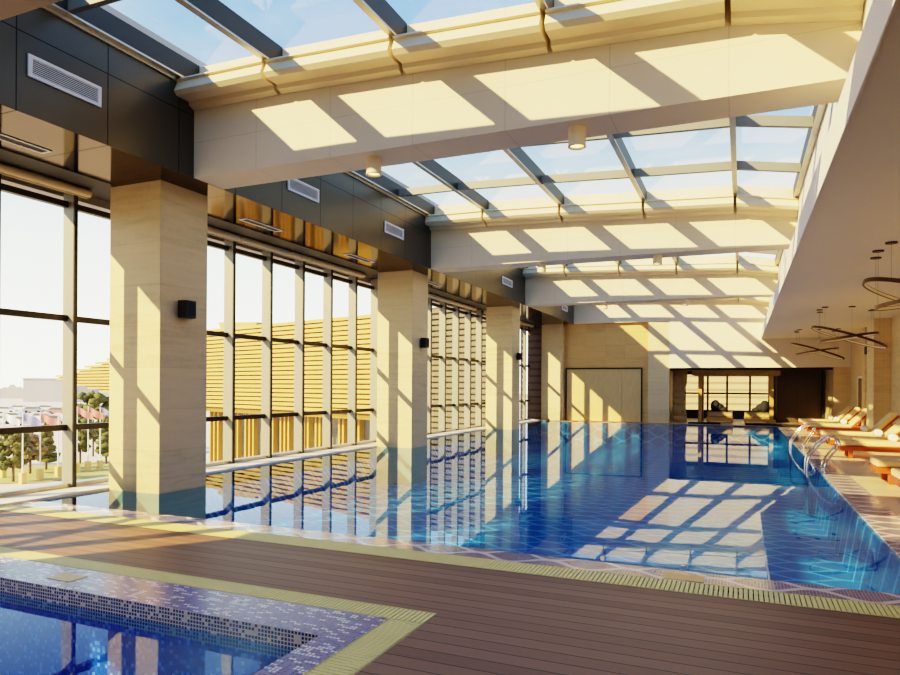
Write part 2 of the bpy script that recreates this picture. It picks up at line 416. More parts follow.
# ------------------------------------------------------------------ columns
cl = ['stone column behind the camera beside the deck', 'nearest and largest beige stone column standing in the pool edge', 'second beige stone column along the pool window wall',
      'third beige stone column along the pool window wall', 'farthest beige stone column next to the wooden sliding door']
for y,lb in zip(YC, cl):
    b = bx(XC0, XC1, y, y+.95, -1.2, ZS)
    struct('column', b, M['stone_column'], lb, .008, 'column')

# ------------------------------------------------------------------ left bulkhead
f = MB(); f.box(XF-.12, XF, -6, 33, ZS+.002, 6.25)
struct('wall_left', f, M['fascia'], 'dark satin panelled bulkhead above the window wall')
struct('ceiling', bx(-8.76, XF-.12, -6, 33, ZS, ZS+.08).box(XF-.12, XF-.001, -6,33, ZS, ZS+.002), M['soffit'], 'mirror-like dark soffit between the bulkhead and the windows')
struct('ceiling', bx(-9.64, -8.765, -6, 33, ZS+.001, ZS+.08), M['soffit_matt'], 'matt dark grey ceiling strip above the window heads')
struct('trim', bx(XF, XF+.035, 3.65, 31.8, 5.90, 5.945), M['flange'], 'thin silver rail running along the top of the dark bulkhead')
r = MB(); r.box(-9.9, XF-.0, -6, 33, 6.25, 6.4); r.box(-9.9,-9.66,-6,33,ZS-.12,6.25)
struct('roof', r, M['haze_wall'], 'flat roof over the left bulkhead')

# ------------------------------------------------------------------ window wall
PIT = 1.171; Y00 = 7.17
TR = [4.36, 2.615, .935]
def window(k, idx):
    y0 = Y00+PIT*k; y1 = y0+PIT
    root = empty('window_%d' % idx, (XW, y0, 0))
    words = ['first','second','third','fourth','fifth','sixth','seventh','eighth']
    ci = max([i for i,c in enumerate(YC) if c <= y0+.6] or [-1])
    who = ['behind the camera before the stone columns','on the left of the nearest stone column','past the nearest stone column','past the second stone column','past the third stone column','past the farthest stone column'][ci+1]
    nth = round((y0-(YC[ci] if ci >= 0 else Y00-PIT*8))/PIT)
    tag(root, '%s tall glazed window bay %s' % (words[max(0,min(7,nth))], who), None, None, 'structure')
    def L(b): return b.xf(Matrix.Translation((-XW,-y0,0)))
    a = MB(); a.box(-9.61,-9.385,y0-.0275,y0+.0275,.025,ZS-.01)
    mu = build('mullion', L(a), M['mullion'], root)
    c = MB(); c.box(-9.385,-9.360,y0-.03,y0+.03,.025,ZS-.01)
    build('mullion_shade_face', L(c), M['mull_backlit'], mu)  # backlit shade of the mullion front, painted as a black strip
    for z in TR:
        t = MB(); t.box(-9.60,-9.50,y0+.0275,y1-.0275,z-.045,z+.045)
        build('transom', L(t), M['dark_metal'], root)  # backlit darkness of the transoms is put into the frame colour
    t = MB(); t.box(-9.60,-9.42,y0+.0275,y1-.0275,.025,.085)
    build('sill_frame', L(t), M['flange'], root)
    g = MB(); g.quad((-9.58,y0+.02,.03),(-9.58,y1-.02,.03),(-9.58,y1-.02,ZS-.02),(-9.58,y0+.02,ZS-.02))
    build('pane', L(g), M['glass'], root, fix=False)
for i,k in enumerate(range(-8, 21)): window(k, i+1)
# rolled blinds under the soffit, one per structural bay
bl = ['rolled cream blind above the leftmost windows before the nearest column', 'rolled cream blind above the windows between the first and second columns',
      'rolled cream blind above the windows between the second and third columns', 'rolled cream blind above the windows between the third and fourth columns']
for (a,b),lb in zip([(-.0,7.38),(8.36,15.64),(16.62,23.94),(24.92,31.6)], bl):
    root = empty('roller_blind', (-9.32,a,ZS-.063)); tag(root, lb, 'blind', 'rolled blinds along the window wall')
    n = max(1, round((b-a)/2.342))
    for i in range(n):
        y0 = (b-a)*i/n+.015; y1 = (b-a)*(i+1)/n-.015
        build('fabric_roll', MB().tube([(0,y0,0),(0,y1,0)], .060, 16), M['roller'], root)
    build('bottom_bar', bx(-.055,-.035,0.02,b-a-.02,-.075,-.050), M['roller'], root)

# ------------------------------------------------------------------ beams
bnames = ['nearest and widest cream roof beam crossing the hall', 'second cream roof beam crossing the hall', 'third cream roof beam crossing the hall']
for y,lb in zip(YB[:3], bnames):
    prof = [(XF+.003,ZS),(XWELL-.003,ZS)] + [(x,T(x)+.28) for x in TX[::-1]]
    prof[-1] = (XF+.003, prof[-1][1]); prof[2] = (XWELL-.003, prof[2][1])
    m = MB().extrude(prof, 'y', y, y+BT)
    struct('beam', m, M['beam'], lb, .012, 'beam')
# far header, bulkhead over the lounge
h = MB(); h.box(XF+.003, -3.0, 31.8, 32.0, ZS, 6.25); h.box(-3.0, XWELL, 31.8, 32.2, 2.5, 6.25); h.box(XWELL, XR, 31.8, 32.2, 2.5, ZR+.3)
struct('wall_back', h, M['bulkhead'], 'large cream bulkhead wall above the lounge opening')
# front closing ceiling (over the photographer)
struct('beam', bx(XF+.003, XWELL-.003, 3.05, 3.65, ZS, 5.47), M['brown_ceiling'], 'beam edge coloured shade-brown at the top left corner over the spa', .01, 'beam')  # shade on the beam underside is put into its brown colour
struct('beam', bx(XF+.003, XWELL-.003, -1.3, -.7, ZS, 5.47), M['beam'], 'roof beam behind the camera', .01, 'beam')

struct('roof', bx(XF, XR+.3, -6, -1.0, 6.0, 6.3), M['haze_wall'], 'unseen roof added behind the photographer')  # out of view, added to keep a sun patch off the deck
# ------------------------------------------------------------------ skylights
ordn = ['nearest','second','third','farthest']
bays = [(-.7,YB[0]),(YB[0]+BT,YB[1]),(YB[1]+BT,YB[2]),(YB[2]+BT,YB[3])]
barx = [-7.31,-5.83,-3.92,-2.03,-.15,1.0]
for bi,(y0,y1) in enumerate(bays):
    root = empty('skylight_%d' % (bi+1), (0,y0,5.9)); tag(root, ordn[bi]+' glass roof skylight between the cream beams', None, None, 'structure')
    Mx = Matrix.Translation((0,-y0,-5.9))
    for x in barx:
        z = T(x); ra = build('rafter', bx(x-.035,x+.035,y0,y1,z+.02,z+.30).xf(Mx), M['rafter'], root)
        build('flange', bx(x-.045,x+.045,y0,y1-.02,z-.005,z+.02).xf(Mx), M['flange'], ra)
    for yc in ((y1-2.05,y1-6.0) if bi == 0 else (y1-1.95, y1-4.25, y1-6.5)):
        if yc < y0+.4: continue
        for a,b in zip(barx[:-1], barx[1:]):
            za, zb = T(a)+.03, T(b)+.03
            m = MB().extrude([(a+.035,za),(b-.035,zb),(b-.035,zb+.16),(a+.035,za+.16)], 'y', yc-.04, yc+.04)
            build('crossbar', m.xf(Mx), M['crossbar'], root)
    for a,b in zip(barx[:-1], barx[1:]):
        g = MB(); g.quad((a,y0,T(a)+.285),(b,y0,T(b)+.285),(b,y1,T(b)+.285),(a,y1,T(a)+.285))
        build('pane', g.xf(Mx), M['sky_glass'], root, fix=False)
# shade cassettes on the near face of every beam
pos_w = ['leftmost','second','middle','fourth','rightmost']
for bi,yb in enumerate(YB):
    for i,(a,b) in enumerate(zip([XF+.01]+barx[1:-1], barx[1:-1]+[XWELL-.01])):
        g0 = .03 if i else .0; g1 = .03 if i < 4 else 0
        a += g0; b -= g1
        za, zb = T(a)-.01, T(b)-.01
        prof = [(0,0),(-.34,0),(-.37,-.035),(-.33,-.05),(-.39,-.19),(-.34,-.245),(-.12,-.245),(-.10,-.30),(0,-.33)]
        m = MB(); n = len(prof)
        m.add([(a,yb-.004+p[0],za+p[1]) for p in prof]+[(b,yb-.004+p[0],zb+p[1]) for p in prof],
              [(j,(j+1)%n,n+(j+1)%n,n+j) for j in range(n)]+[tuple(range(n))[::-1], tuple(range(n,2*n))])
        o = build('blind_cassette', m, M['cassette'])
        tag(o, '%s cream shade cassette at the top of the %s cross beam' % (pos_w[i], ['nearest','second','third','farthest'][bi]), 'blind cassette', 'shade cassettes under the skylights')
# ------------------------------------------------------------------ right side: soffit, well wall, ceiling, wall
struct('ceiling', bx(XS, XR, -6, 31.79, ZR, ZR+.15), M['ceiling'], 'low taupe ceiling over the lounger terrace on the right')
struct('trim', bx(XS-.02, XS, -6, 31.79, ZR-.01, ZR+.36), M['white_wall'], 'white edge band of the low right ceiling', .006)
struct('wall_right', bx(XS, XWELL, -6, 31.79, ZR+.15, ZR+.34).box(XWELL, XWELL+.15, -6, 31.79, ZR+.15, 5.85), M['white_wall'], 'white upright wall of the skylight well on the right')
struct('roof', bx(XWELL+.15, XR+.3, -6, 32.2, ZR+.6, ZR+.8), M['haze_wall'], 'roof over the right terrace')
wr = MB(); wr.box(XR, XR+.25, -6, 32.2, 0, ZR+.6)
struct('wall_right', wr, M['stone_right'], 'beige stone wall behind the lounger heads')
for y0,y1,x0,lb in [(23.7,24.9,3.65,'stone pilaster on the right wall between the lounger groups'),(26.9,27.5,3.88,'narrow stone pilaster carrying the black speaker on the right'),(15.5,16.6,3.65,'stone pilaster on the right wall beyond the frame')]:
    struct('pilaster', bx(x0, XR-.002, y0, y1, 0, ZR-.002), M['stone_right'], lb, .006, 'pilaster')
dr = empty('door_2', (XR-.03, 27.95, 0)); tag(dr, 'brown door in the far right stone wall', None, None, 'structure')
build('door_leaf', bx(-.0,.028,0,1.7,0,2.0), M['brown_door'], dr)
build('door_frame', bx(-.02,.028,-.08,0,0,2.08).box(-.02,.028,1.7,1.78,0,2.08).box(-.02,.028,0,1.7,2.0,2.08), M['stone_white'], dr)
build('handle', bx(-.05,0,.12,.15,.95,1.1), M['steel'], dr)
# ------------------------------------------------------------------ far end: stone wall, sliding door, pilaster
struct('wall_back', bx(XF-.5, -3.0, 32.0, 32.25, 0, ZS+.3).box(-9.6,XF-.5,32.6,32.8,0,6.2), M['stone_wall'], 'honey stone wall at the far end of the pool')
struct('pilaster', bx(-3.93, -3.0, 31.84, 31.998, 0, ZS), M['stone_column'], 'pale stone pilaster between the sliding door and the lounge', 0, 'pilaster')
struct('pilaster', bx(3.5, XR-.002, 32.0, 32.19, 0, 2.5).box(3.5,XR,32.2,36,0,2.5), M['stone_right'], 'stone pier at the right end of the lounge opening', 0, 'pilaster')
dd = empty('door_1', (-7.78, 31.97, 0)); tag(dd, 'wide honey timber sliding door at the far end of the pool', None, None, 'structure')
for i in range(4):
    a = .06+i*.865; build('door_panel', bx(a, a+.86, -.02, .02, .02, 2.46), M['door_panel'], dd)
build('door_frame', bx(0,.05,-.05,.025,0,2.52).box(3.53,3.58,-.05,.025,0,2.52).box(.05,3.53,-.06,.025,2.47,2.53), M['dark_metal'], dd)
# ------------------------------------------------------------------ lounge room behind the opening
YL = 38.2
l = MB(); l.box(-3.2, -2.80, YL, YL+.2, 0, 2.6); l.box(1.33, 4.1, YL, YL+.2, 0, 2.6); l.box(-2.80,1.33,YL,YL+.2,0,.36); l.box(-2.80,1.33,YL,YL+.2,2.36,2.6); l.box(-3.3,-3.1,32.25,YL,0,2.6)
struct('wall_back', l, M['brown_panel'], 'dark brown lounge wall around the far window')
struct('wall_back', bx(1.5, 3.38, 35.2, 35.4, 0, 2.52), M['brown_panel'], 'dark brown panelled wall right of the lounge daybeds')
struct('trim', bx(3.38, 3.5, 34.9, 35.4, 0, 2.52).box(-3.0,3.5,32.2,32.5,2.40,2.5), M['dark_metal'], 'black edge lining the lounge opening')
struct('ceiling', bx(-3.3, 4.1, 32.2, YL+.2, 2.52, 2.7), M['brown_ceiling'], 'low dark lounge ceiling')
wn = empty('window_30', (-2.8, YL+.05, .36)); tag(wn, 'far lounge window with dark glazing bars facing a striped building', None, None, 'structure')
fr = MB()
for x in (0,.85,1.15,2.10,3.20,4.10): fr.box(x-.05,x+.05,0,.08,0,2.0)
for z in (.0,.93,1.97): fr.box(0,4.1,0,.08,z-.01,z+.08)
build('window_frame', fr, M['dark_metal'], wn)
g = MB(); g.quad((0,.05,0),(4.1,.05,0),(4.1,.05,2.0),(0,.05,2.0)); build('pane', g, M['glass'], wn, fix=False)
# drape tied at the left
def drape():
    m = MB(); n = 26; rows = []
    for z,wd in [(2.42,1.0),(1.9,.98),(1.4,.85),(1.1,.80),(.8,.86),(.3,.98),(.03,1.0)]:
        rows.append([(-2.95+ .62*wd*(i/n) , 33.0+.06*math.sin(i*1.7)+ .02*math.sin(i*.9+z*2), z) for i in range(n+1)])
    for r0,r1 in zip(rows[:-1],rows[1:]):
        m.add(r0+r1, [(i,i+1,n+2+i,n+1+i) for i in range(n)], True)
    o = build('drape', m, M['curtain'], fix=False); sm = o.modifiers.new('solid','SOLIDIFY'); sm.thickness = .02
    tag(o, 'beige gathered drape hanging at the left end of the lounge opening', 'curtain')
drape()
# timber pavilion with two facing daybeds
pv = empty('timber_pavilion', (-.27,34.2,0)); tag(pv, 'honey timber canopy frame over the two lounge daybeds', 'pavilion')
for x in (-1.50,1.50):
    for y in (-.9,.9):
        build('post', bx(x-.08,x+.08,y-.08,y+.08,0,2.18), M['wood_gold'], pv, .008)
for y in (-.9,.9): build('beam', bx(-1.85,1.85,y-.06,y+.06,2.18,2.40), M['wood_gold'], pv, .008)
for x in (-1.50,0,1.50): build('rafter', bx(x-.05,x+.05,-1.1,1.1,2.40,2.48), M['wood_gold'], pv)
def daybed(x0, x1, lb):
    o = empty('daybed', ((x0+x1)/2, 34.2, 0)); tag(o, lb, 'daybed'); w2 = (x1-x0)/2
    build('base', bx(-w2,w2,-.72,.72,.08,.27), M['wood_gold'], o, .01)
    build('mattress', bx(-w2+.02,w2-.02,-.70,.70,.275,.50), M['tan_cushion'], o, .05)
    for sx in (-1,1):
        for sy in (-1,1): build('leg', bx(sx*(w2-.06)-.04,sx*(w2-.06)+.04,sy*.6-.04,sy*.6+.04,0,.08), M['wood_gold'], o)
daybed(-1.50,-.36,'left lounge daybed with tan mattress under the timber canopy'); daybed(.11,1.18,'right lounge daybed with tan mattress under the timber canopy')
def bolster(x, sgn, lb):
    m = MB(); m.blob((-sgn*.05,0,.24),(.22,.36,.30),3,.04); m.blob((sgn*.10,.05,.18),(.24,.32,.22),3,.04); m.blob((sgn*.30,0,.10),(.20,.30,.13),3,.04)
    m.v = [(a,b,max(c,-.0)) for a,b,c in m.v]
    o = build('cushion', m, M['black_fab']); o.location = (x,34.15,.50); tag(o, lb, 'cushion', 'dark lounge cushions')
bolster(-1.08, 1, 'black cushion heaped on the left lounge daybed'); bolster(.93, -1, 'black cushion heaped on the right lounge daybed')
def mat(x0,x1,lb):
    o = empty('floor_mat', ((x0+x1)/2, 32.2, 0)); tag(o, lb, 'mat', 'black floor mats before the daybeds')
    build('pad', bx(-(x1-x0)/2,(x1-x0)/2,-.32,.32,0.002,.06), M['black_fab'], o, .015)
mat(-2.2,-.85,'black floor mat before the left lounge daybed'); mat(.15,1.6,'black floor mat before the right lounge daybed')

# ------------------------------------------------------------------ vents, lights, speakers
def vent(y0,y1,z0,z1,lb):
    o = empty('air_vent', (XF+.001,y0,z0)); tag(o, lb, 'vent', 'white air vents in the dark bulkhead'); W,Hh = y1-y0, z1-z0
    build('frame', bx(0,.025,0,W,0,.04).box(0,.025,0,W,Hh-.04,Hh).box(0,.025,0,.05,.04,Hh-.04).box(0,.025,W-.05,W,.04,Hh-.04), M['vent_white'], o, .003)
    build('backing', bx(0,.004,.05,W-.05,.04,Hh-.04), M['vent_dark'], o)
    sl = MB(); n = 8
    for i in range(n):
        z = .04+(Hh-.08)*(i+.5)/n; sl.extrude([(.004,z+.008),(.018,z-.006),(.018,z-.001),(.004,z+.012)],'y',.05,W-.05)
    build('slat', sl, M['vent_white'], o)
for (y0,y1),lb in zip([(5.03,5.97),(9.74,10.69),(13.25,14.17),(21.34,22.4),(29.5,30.5)],
    ['large white air vent left of the nearest beam','white air vent just behind the nearest beam','white air vent above the second column','white air vent above the third column','tiny white air vent next to the far wall']):
    vent(y0,y1,5.055,5.31,lb)
def slot(x0,x1,y0,y1,lb):
    o = empty('ceiling_slot', (x0,y0,ZS)); tag(o, lb, 'ceiling vent', 'slim slot vents in the mirror soffit')
    W,Hh = x1-x0,y1-y0
    build('frame', bx(0,W,0,.03,-.012,-.001).box(0,W,Hh-.03,Hh,-.012,-.001).box(0,.03,.03,Hh-.03,-.012,-.001).box(W-.03,W,.03,Hh-.03,-.012,-.001), M['vent_white'], o)
    build('backing', bx(.03,W-.03,.03,Hh-.03,-.004,-.001), M['vent_dark'], o)
for (y0,y1),lb in zip([(4.75,5.95),(9.7,10.75),(13.2,14.3),(17.3,18.4)],['slot vent in the soffit left of the nearest column','slot vent in the soffit behind the nearest column','slot vent in the soffit before the second column','slot vent in the soffit behind the second column']):
    slot(-8.42,-8.22,y0,y1,lb)
def downlight(x,y,z,lb):
    o = empty('downlight', (x,y,z)); tag(o, lb, 'downlight', 'cylinder downlights under the beams')
    build('housing', MB().lathe([(.10,0),(.10,-.20),(.104,-.205),(.104,-.22),(.085,-.22),(.082,-.19)],28), M['bulkhead'], o)
    build('lens', MB().lathe([(.080,-.196),(.080,-.188)],24), M['lamp'], o)
for yb,nm in zip(YB[:3],['nearest','second','third']):
    for x,sd in ((-4.50,'left'),(-1.78,'right')): downlight(x, yb+.16+.1, ZS, '%s cylinder downlight under the %s beam' % (sd,nm))
def speaker(loc, rz, lb):
    o = empty('wall_speaker', loc, rz); tag(o, lb, 'speaker', 'black wall speakers')
    build('bracket', bx(-.001,.045,-.04,.04,-.05,.05), M['black'], o)
    m = MB().extrude([(.04,-.14),(.04,.14),(.17,.11),(.19,.07),(.19,-.07),(.17,-.11)],'z',-.13,.13)
    build('cabinet', m, M['black'], o, .012)
    build('grille', bx(.188,.195,-.07,.07,-.10,.10), M['black_fab'], o)
speaker((XC1+.001,7.82,2.75),0,'black speaker on the nearest stone column'); speaker((XC1+.001,16.2,2.76),0,'black speaker on the second stone column')
speaker((XC1+.001,24.5,2.76),0,'black speaker on the third stone column'); speaker((3.99,26.899,2.92),-PI/2,'black speaker on the right-hand stone wall')

# ------------------------------------------------------------------ loungers and towels
def make_lounger(loc, lb):
    o = empty('sun_lounger', loc); tag(o, lb, 'sun lounger', 'sun loungers on the right of the pool')
    L, W = 2.0, .70
    f = MB()
    for s_ in (-1,1): f.box(0,L,s_*W/2-.03,s_*W/2+.03,.18,.28)
    f.box(0,.05,-W/2+.03,W/2-.03,.18,.28); f.box(L-.05,L,-W/2+.03,W/2-.03,.18,.28)
    build('frame', f, M['wood_red'], o, .006)
    for x in (.22, 1.72):
        for s_ in (-1,1): build('leg', bx(x-.045,x+.045,s_*(W/2-.03)-.04,s_*(W/2-.03)+.04,0,.18), M['wood_red'], o, .005)
    dk = MB()
    for i in range(12): dk.box(.06+i*.10,.14+i*.10,-W/2+.03,W/2-.03,.262,.279)
    build('slat_deck', dk, M['wood_red'], o)
    build('seat_cushion', bx(0,1.30,-W/2+.01,W/2-.01,.282,.40), M['cushion'], o, .03)
    R = Matrix.Translation((1.30,0,.29)) @ Matrix.Rotation(-math.radians(46),4,'Y')
    build('back_cushion', bx(0,.80,-W/2+.01,W/2-.01,.025,.13).xf(R), M['cushion'], o, .03)
    b = MB()
    for s_ in (-1,1): b.box(0,.82,s_*(W/2-.05)-.025,s_*(W/2-.05)+.025,-.03,.022)
    for i in range(6): b.box(.08+i*.13,.14+i*.13,-W/2+.07,W/2-.07,-.01,.02)
    build('back_frame', b.xf(R), M['wood_red'], o)
    for s_ in (-1,1): build('prop', MB().tube([(1.78,s_*.24,.66),(1.92,s_*.24,.27)], .015, 6), M['wood_red'], o)
    return o
def make_towel(loc, lb):
    m = MB(); pts = []
    m.tube([(0,-.17,.085),(0,-.165,.085),(0,.165,.085),(0,.17,.085)],[.06,.085,.085,.06],18)
    o = build('rolled_towel', m, M['towel']); o.location = loc; tag(o, lb, 'towel', 'rolled towels on the loungers')
    sp = [(.07*(1-i/40)*math.cos(i*.5), -.172, .085+.07*(1-i/40)*math.sin(i*.5)) for i in range(36)]
    build('fold', MB().tube(sp,.005,5), M['towel'], o)
    return o
names = ['lounger farthest from the camera in the far group','middle lounger of the far group','nearest lounger of the far group of three',
         'farthest lounger of the middle group','middle lounger of the middle group','nearest lounger of the middle group showing its red side rail',
         'cut-off lounger at the right edge with shaded cushion','lounger nearest the camera at the right edge']
ly = [30.15,28.3,26.4,22.15,20.1,18.25,13.65,11.8]
lo = make_lounger((2.1,ly[0],0), 'red cedar and sand ' + names[0]); tw = make_towel((3.2,ly[0],.40), 'white rolled towel on the '+names[0])
for y,n in zip(ly[1:],names[1:]):
    dup(lo, (2.1,y,0), 'red cedar and sand ' + n)
    if y > 15: dup(tw, (3.2,y,.40), 'white rolled towel on the '+n)

# ------------------------------------------------------------------ ring chandeliers
def chandelier(y, lb):
    o = empty('ring_chandelier', (2.5,y,ZR)); tag(o, lb, 'chandelier', 'bronze ring chandeliers over the loungers')
    def ring(cx,cy,cz,R,tilt,azim,spots):
        n = 56; m = MB(); g = MB()
        Rm = Matrix.Translation((cx,cy,cz)) @ Matrix.Rotation(azim,4,'Z') @ Matrix.Rotation(tilt,4,'Y')
        def band(mb, r0,r1,z0,z1):
            vs=[];fs=[]
            for k in range(n):
                a=2*PI*k/n; c,s=math.cos(a),math.sin(a)
                vs += [(r0*c,r0*s,z0),(r1*c,r1*s,z0),(r1*c,r1*s,z1),(r0*c,r0*s,z1)]
            for k in range(n):
                j=(k+1)%n
                for q in range(4): fs.append((k*4+q,k*4+(q+1)%4,j*4+(q+1)%4,j*4+q))
            mb.add(vs,fs)
        band(m,R-.03,R,-.03,.03); band(g,R-.036,R-.030,-.02,.02)
        rg = build('ring', m.xf(Rm), M['bronze'], o); build('light_strip', g.xf(Rm), M['ring_glow'], rg)
        for px,py in spots:
            pz = cz-(px-cx)*math.tan(tilt)+.02
            cn = build('canopy', MB().lathe([(.075,-.022),(.08,-.018),(.08,0)],18,(px,py,-.0005)), M['bronze_dark'], o)
            build('wire', MB().tube([(px,py,pz),(px,py,-.02)],.0016,5), M['bronze_dark'], cn)
    ring(.09,0,-.76,.92,math.radians(19),0.0,[(-.52,-.62),(-.52,.62),(.70,-.62),(.70,.62)])
    ring(.10,.15,-.76,.71,math.radians(-8.5),.0,[(-.585,.0),(.10,-.54),(.72,.45)])
    return o
c0 = chandelier(20.55,'middle pair of tilted bronze ring pendants')
dup(c0,(2.5,12.1,ZR),'nearest pair of bronze ring pendants cut by the right edge'); dup(c0,(2.42,27.8,ZR),'farthest pair of crossed bronze ring pendants')

# ------------------------------------------------------------------ pool ladders
def catmull(P, n=8):
    P = [Vector(p) for p in P]; out = []
    for i in range(len(P)-1):
        p0=P[max(i-1,0)];p1=P[i];p2=P[i+1];p3=P[min(i+2,len(P)-1)]
        for k in range(n):
            t=k/n; out.append(.5*((2*p1)+(-p0+p2)*t+(2*p0-5*p1+4*p2-p3)*t*t+(-p0+3*p1-3*p2+p3)*t**3))
    out.append(P[-1]); return out
def ladder(y, lb, gap):
    o = empty('pool_ladder', (0,y,0)); tag(o, lb, 'pool ladder', 'steel pool ladders on the right edge')
    for s_ in (-1,1):
        yy = s_*gap/2
        P = [(1.53,yy,.0),(1.535,yy,.10),(1.66,yy,.32),(1.77,yy,.48),(1.75,yy,.60),(1.62,yy,.645),(1.48,yy,.55),(1.33,yy,.36),(1.24,yy,.20),(1.215,yy,.02),(1.215,yy,-.5),(1.22,yy,-1.0)]
        build('handrail', MB().tube(catmull(P,6),.020,10), M['steel'], o)
        build('flange', MB().lathe([(.045,0.001),(.055,.012),(.03,.02)],16,(1.53,yy,0)), M['steel'], o)
    for z in (-.25,-.55,-.85): build('tread', bx(1.18,1.26,-gap/2,gap/2,z-.015,z+.015), M['steel'], o)
ladder(15.45,'nearer curved steel pool ladder on the right pool edge',.5); ladder(20.3,'farther curved steel pool ladder on the right pool edge',.5)
pl = empty('pool_light', (1.369,8.75,-.30)); tag(pl, 'round blue underwater lamp in the right pool wall', 'pool light')
Rm = Matrix.Rotation(-PI/2,4,'Y')
build('bezel', MB().lathe([(.13,0),(.13,.02),(.10,.025)],24).xf(Rm), M['steel'], pl); build('lens', MB().lathe([(.10,.02),(.09,.032)],24).xf(Rm), M['pool_lamp'], pl)

# ------------------------------------------------------------------ outdoors
GZ = -5.0
struct('ground', bx(-420,-9.9,-200,420,GZ-.2,GZ).box(-9.9,60,39.5,420,GZ-.2,GZ), M['plaza'], 'pale paved ground outside the windows')
s_,c_ = math.sin(YAW), math.cos(YAW)
def ray(u,v):
    a,b = u-450, v-V0
    a,b = a*math.cos(ROLL)+b*math.sin(ROLL), -a*math.sin(ROLL)+b*math.cos(ROLL)
    return Vector((a/FPX*c_-s_, a/FPX*s_+c_, -b/FPX))
def gnd(u,v,z=GZ):
    d = ray(u,v); return Vector((0,0,H)) + d*((z-H)/d.z)
lw = MB(); lw.add([tuple(gnd(u,v,GZ+.03)) for u,v in ((-60,487),(150,476),(150,459),(-60,470))],[(0,1,2,3)])
struct('lawn', lw, M['lawn'], 'dry yellow green lawn below the leftmost windows')
# gold louvred building: one straight facade, running away to the left
P0 = Vector((-24.1,33.2,0)); TD = Vector((-.957,.29,0)).normalized(); ND = Vector((-TD.y*-1,0,0))
ND = Vector((TD.y*-1*-1,0,0)); ND = Vector((-.29,-.957,0)).normalized()
def fac(u):                                            # distance along the facade seen in direction u
    d = ray(u,386); a = Vector((d.x,d.y,0)); # P0 + t*TD = k*a
    det = a.x*(-TD.y)-a.y*(-TD.x); k = (P0.x*(-TD.y)-P0.y*(-TD.x))/det
    return (a*k-P0).dot(TD), k
RZ = math.atan2(TD.y,TD.x)
gb = empty('louvred_building', P0, RZ); tag(gb, 'gold louvred building with pointed left end seen through the windows', 'building')
# local frame: +x along the facade to the left, +y = towards us is (rotate)
sgn = 1 if Vector((-math.sin(RZ),math.cos(RZ),0)).dot(ND) > 0 else -1
tip,_ = fac(53); s95,_ = fac(95); s205,_ = fac(205); send,_ = fac(430)
ztip = 2.15
def left_end(z):
    if z > ztip: return lerp([ztip,3.5,5.4],[tip,s95-1.5,s205],z)
    return lerp([.0,.9,ztip],[s205,s95-1.5,tip],z)
sl = 20
for i in range(sl):
    z = .12+i*.27; e = left_end(z)
    m = bx(send,e,sgn*-.05,sgn*.16,z,z+.185)
    build('louvre', m, M['gold'], gb)
build('backing', bx(send,s205+3,-sgn*.5,-sgn*.06,-.1,5.3), M['gold_dark'], gb)
build('roof_box', MB().extrude([(fac(248)[0],5.4),(fac(213)[0],5.4),(fac(210)[0],6.0),(fac(248)[0],5.75)],'y',-sgn*2.0,-sgn*.6), M['gold'], gb)
build('ground_wall', bx(send,s205+2,-sgn*2.5,-sgn*2.2,GZ,-.1), M['out_glass'], gb)
for i in range(46):
    u0 = 203+i*3.9
    if (i % 9) in (3,4,5,8): continue
    a,_ = fac(u0)
    build('fin', bx(a-.07,a+.07,-sgn*.9,-sgn*.55,GZ,-.1), M['gold'], gb)
prow = [(s205+3,-.05),(s95-1.8,1.0),(tip-.6,ztip),(s95-1.8,3.4),(s205+3,5.2)]
build('prow_backing', MB().extrude(prow,'y',-sgn*.4,-sgn*.06), M['gold_dark'], gb)
build('base_slab', bx(send,s205+2,-sgn*2.2,sgn*.2,-.2,-.1), M['gold_dark'], gb)
# same facade nearer our own, its shade put into darker taupe colours
wb = empty('shaded_facade', P0, RZ); tag(wb, 'shade-toned taupe stretch of the gold louvred facade seen through the windows between the second and third columns', 'building')
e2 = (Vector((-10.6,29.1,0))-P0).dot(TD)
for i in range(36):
    z = -4.6+i*.28; build('louvre', bx(e2,send-.05,sgn*-.05,sgn*.07,z,z+.19), M['shade_louvre'], wb)
build('backing', bx(e2,send-.05,-sgn*.5,-sgn*.06,GZ,5.5), M['shade_back'], wb)
struct('wall_back', bx(-9.64, XC0-.005, 31.80, 32.0, 0.03, ZS), M['brown_louvre'], 'dark brown louvred end wall between the last window and the farthest column')
# distant blocks and hill line
def block(u0,u1,v0,v1,lb,mat,depth=12):
    a = gnd(u0,v1); b = gnd(u1,v1); w_ = (b-a).length; hh = (v1-v0)/(v1-V0)*(H-GZ)
    rz = math.atan2(b.y-a.y,b.x-a.x)
    o = empty('distant_block', a, rz); tag(o, lb, 'building')
    build('wall', bx(0,w_,0,depth,0,hh), mat, o); build('parapet', bx(-.2,w_+.2,-.2,depth,hh,hh+.5), mat, o)
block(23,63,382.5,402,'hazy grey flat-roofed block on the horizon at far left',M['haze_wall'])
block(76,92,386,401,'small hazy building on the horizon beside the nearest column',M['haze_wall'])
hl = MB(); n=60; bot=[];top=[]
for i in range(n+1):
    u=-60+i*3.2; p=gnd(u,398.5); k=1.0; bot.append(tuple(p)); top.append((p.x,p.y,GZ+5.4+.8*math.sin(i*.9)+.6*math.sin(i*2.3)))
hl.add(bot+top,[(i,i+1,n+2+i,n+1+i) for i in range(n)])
tag(build('treeline',hl,M['haze_hill'],fix=False),'hazy distant line of trees on the horizon','treeline',None,'stuff')
